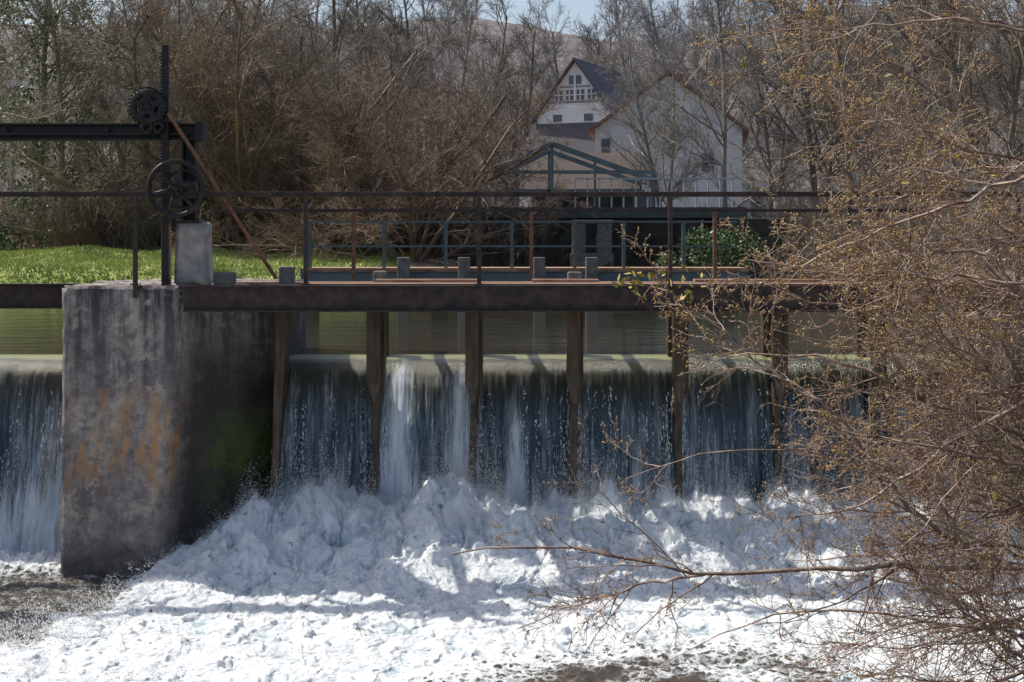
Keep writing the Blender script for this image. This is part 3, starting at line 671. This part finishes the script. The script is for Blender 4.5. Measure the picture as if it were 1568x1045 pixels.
for i,(x,y,s,m,mt) in enumerate([(-17.5,56,1.0,0,M_tw_brn),(-20,60,1.1,2,M_tw_brn),(-13.5,62,1.05,1,M_tw_brn),(-4.5,66,1.0,0,M_tw_mid),(-8.5,68,1.1,2,M_tw_brn),(13,60,.95,1,M_tw_mid),(10.6,59,.78,0,M_tw_mid),(8.6,57,.85,2,M_tw_mid),(6.6,60,.62,1,M_tw_mid),(16,58,1.0,2,M_tw_brn),(20,64,1.1,0,M_tw_brn),(12,50,.75,2,M_tw_brn),(15,44,.8,1,M_tw_brn)]):
    place('bare_tree' if i==0 else 'bare_tree.%03d'%i,T[m],x,y,s,mt)
wc=D.collections.new('woodland_trees')
def wood(me,x,y,s,mat):
    o=D.objects.new('tree',me);wc.objects.link(o);o.location=(x,y,gz(x,y)-.2);o.rotation_euler=(0,0,random.uniform(0,6.28));o.scale=(s,)*3
    o.material_slots[0].link='OBJECT';o.material_slots[0].material=mat
for i in range(50):
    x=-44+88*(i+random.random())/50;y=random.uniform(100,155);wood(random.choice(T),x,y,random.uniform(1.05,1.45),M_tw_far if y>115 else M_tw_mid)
for i in range(11):
    x=random.choice([random.uniform(-30,-5),random.uniform(16,30)]);y=random.uniform(72,90);wood(random.choice(T),x,y,random.uniform(.8,1.1),M_tw_mid)
wi=D.objects.new('woodland_trees',None);wi.instance_type='COLLECTION';wi.instance_collection=wc;link(wi)
uc=D.collections.new('undergrowth')
for i in range(80):
    x=random.uniform(-24,1.5) if i<58 else random.uniform(9.5,22);y=random.uniform(54,68) if i<58 else random.uniform(38,62)
    if i<58 and x>-2.5 : y=random.uniform(50,60)
    o=D.objects.new('shrub',random.choice(S));uc.objects.link(o);s=random.uniform(.7,1.2);o.location=(x,y,gz(x,y)-.1);o.scale=(s,s,s*random.uniform(.7,1.1));o.rotation_euler=(0,0,random.uniform(0,6))
    o.material_slots[0].link='OBJECT';o.material_slots[0].material=random.choice([M_tw_brn,M_tw_mid,M_tw_red])
ui=D.objects.new('undergrowth',None);ui.instance_type='COLLECTION';ui.instance_collection=uc;link(ui)

def leaves(name,C,size,mat,loc=None):
    n=len(C);d=norm(rng.normal(size=(n,3)));u=norm(np.cross(d,rng.normal(size=(n,3))));s=size*rng.uniform(.6,1.3,n)[:,None]
    V=np.stack([C-d*s,C+u*s*.5,C+d*s,C-u*s*.5],1).reshape(-1,3)
    return obj(name,mesh_np(name,V,np.arange(4*n).reshape(-1,4),[mat]))
def clump(c,r,n):
    p=norm(rng.normal(size=(n,3)))*rng.random((n,1))**.45*np.array(r);return p+np.array(c)
C=[]
for c,r,n in [((5.9,44,3.4),(.8,.8,.7),1500),((7.0,45,3.3),(1.1,1,.8),2200),((5.0,45.5,2.9),(.5,.6,.4),500)]:C.append(clump(c,r,n))
leaves('evergreen_bush',np.concatenate(C),.06,M_ivy)
C=[]
for i in range(60):
    x=random.choice([-17.5,-20,-18.6])+random.gauss(0,.8);z=random.uniform(3,15);C.append(clump((x,56+random.uniform(-1,3),z),(.6,.6,.8),120))
leaves('ivy',np.concatenate(C),.09,M_ivy)

# ------------------------------------------------------------------ foreground shrub
limbs=[
 [(2.7,6.9,1.98),(2.2,6.9,2.03),(1.66,6.9,2.03),(1.18,7.0,1.96),(.79,7.0,1.96),(.57,7.0,2.04),(.31,7.0,2.10),(0,7.05,2.12),(-.3,7.1,2.04)],
 [(.95,7.0,1.96),(.62,7.0,1.90),(.24,7.0,1.80),(.02,7.0,1.69)],
 [(2.6,7,1.96),(2.14,7,2.12),(1.82,7,2.41),(1.66,7.1,2.7),(1.56,7.2,2.99)],
 [(2.6,7.3,2.25),(2.0,7.3,2.40),(1.4,7.3,2.55),(.95,7.3,2.52),(.58,7.3,2.38)],
 [(1.66,7.1,2.7),(1.3,7.2,2.95),(1.0,7.3,3.2),(.78,7.3,3.36)],
 [(2.7,7.5,2.7),(2.3,7.4,3.0),(2.1,7.4,3.4),(1.9,7.4,3.9),(1.6,7.4,4.4)],
 [(2.8,7.6,3.6),(2.2,7.6,4.2),(1.7,7.7,4.45),(1.3,7.7,4.5)],
 [(2.8,8,4.0),(2.3,8,4.5),(1.8,8,4.8),(1.4,8,5.0)],
 [(2.7,7,1.6),(2.1,7,1.75),(1.4,7,1.80),(.9,7,1.62),(.65,7,1.45)],
 [(2.7,6.5,1.3),(2.2,6.6,1.5),(1.7,6.7,1.5),(1.3,6.7,1.35)],
 [(2.7,7.2,2.6),(2.2,7.2,2.75),(1.7,7.2,3.0),(1.2,7.2,3.05),(.95,7.2,2.95)],
 [(2.6,6.8,2.9),(2.2,6.8,2.7),(1.7,6.8,2.35),(1.3,6.8,2.25)]]
for i in range(58):
    y0=random.uniform(6.3,9.0);x0=y0*.36+random.uniform(.05,.5);z0=random.uniform(.9,5.0) if i<34 else random.uniform(.9,3.2)
    ang=random.uniform(-.2,1.2) if z0<3.8 else random.uniform(-.3,.7);Ln=random.uniform(.8,1.8)*y0/7.3
    if i>=34: Ln*=.75
    p=[(x0,y0,z0)];dx,dz=-math.cos(ang),math.sin(ang);dy=random.uniform(-.15,.15)
    for k in range(5):
        dz-=random.uniform(-.12,.22);dx+=random.uniform(-.15,.15);q=p[-1];l=Ln/5/math.hypot(dx,dz);p.append((q[0]+dx*l,q[1]+dy*l,q[2]+dz*l))
    limbs.append(p)
def resample(pts,K=16):
    p=np.array(pts,float);c=np.r_[0,np.cumsum(np.linalg.norm(np.diff(p,axis=0),axis=1))];s=np.linspace(0,c[-1],K)
    q=np.stack([np.interp(s,c,p[:,i]) for i in range(3)],1)
    for _ in range(2): q[1:-1]=(q[:-2]+2*q[1:-1]+q[2:])/4
    q[1:-1]+=rng.normal(size=(K-2,3))*.010
    return q,c[-1]
Q=[];LL=[];RR=[]
for i,l in enumerate(limbs):
    q,ln=resample(l);Q.append(q);LL.append(ln);r=.018 if i in(0,2) else random.uniform(.009,.015);RR.append(r*np.linspace(1,.25,16))
P=np.array(Q);R=np.array(RR);LL=np.array(LL)
St=[];Sr=[]
for l in limbs:
    if l[0][0]<2.3: continue
    a=np.array([4.6+random.uniform(-.3,.3),8.0+random.uniform(-.5,.5),.7]);b=np.array(l[0]);m_=(a+b)/2+np.array([.35,0,-.1])
    t=np.linspace(0,1,14)[:,None];St.append((1-t)**2*a+2*t*(1-t)*m_+t*t*b);Sr.append(np.linspace(.035,.012,14))
a=grow(P,R,LL*0+1.15,11,(.25,.75),(.35,1.2),9,.15,.02,.55,.08,.0034)
b=grow(*a,7,(.25,.6),(.4,1.2),6,.2,.02,.6,.08,.0023)
c=grow(*b,3,(.25,.65),(.45,1.2),4,.2,.02,.7,.1,.0017)
V,F=tubes([(np.array(St),np.array(Sr)),(P,R),a[:2],b[:2],c[:2]],3)
fg=obj('budding_willow_shrub',mesh_np('budding_willow_shrub',V,F,[M_fg],True))
def along(Pp,n):
    idx=rng.integers(0,len(Pp),n);K=Pp.shape[1];f=rng.uniform(.2,1,n)*(K-1);i=np.clip(f.astype(int),0,K-2);w=(f-i)[:,None]
    return Pp[idx,i]*(1-w)+Pp[idx,i+1]*w,norm(Pp[idx,i+1]-Pp[idx,i])
p1,t1=along(c[0],46000);p2,t2=along(b[0],22000);p=np.concatenate([p1,p2]);t=np.concatenate([t1,t2])
k=rng.random(len(p))<np.clip(.34+(p[:,2]-2.4)*.38+.5*gn(p[:,0]*2.5,p[:,2]*2.5,5),.10,1);p=p[k];t=t[k]
n=len(p);d=norm(t+rng.normal(size=(n,3))*.6);u=norm(np.cross(d,rng.normal(size=(n,3))));v=np.cross(d,u)
ln=rng.uniform(.010,.024,n)[:,None];r=rng.uniform(.0028,.0052,n)[:,None]
V=np.stack([p,p+d*ln*.45+u*r,p+d*ln*.45+(-.5*u+.87*v)*r,p+d*ln*.45+(-.5*u-.87*v)*r,p+d*ln],1)
F=np.array([[0,2,1],[0,3,2],[0,1,3],[4,1,2],[4,2,3],[4,3,1]]);F=(F[None]+(np.arange(n)*5)[:,None,None]).reshape(-1,3)
obj('catkins',mesh_np('catkins',V.reshape(-1,3),F,[M_bud]),fg)
lc=np.concatenate([clump((.80,7.3,3.38),(.22,.15,.12),44),clump((.62,7.3,3.40),(.1,.1,.1),16),p[rng.integers(0,n,260)]])
lo=leaves('leaves',lc,.022,M_leaf);lo.parent=fg
print('verts fg',len(fg.data.vertices))
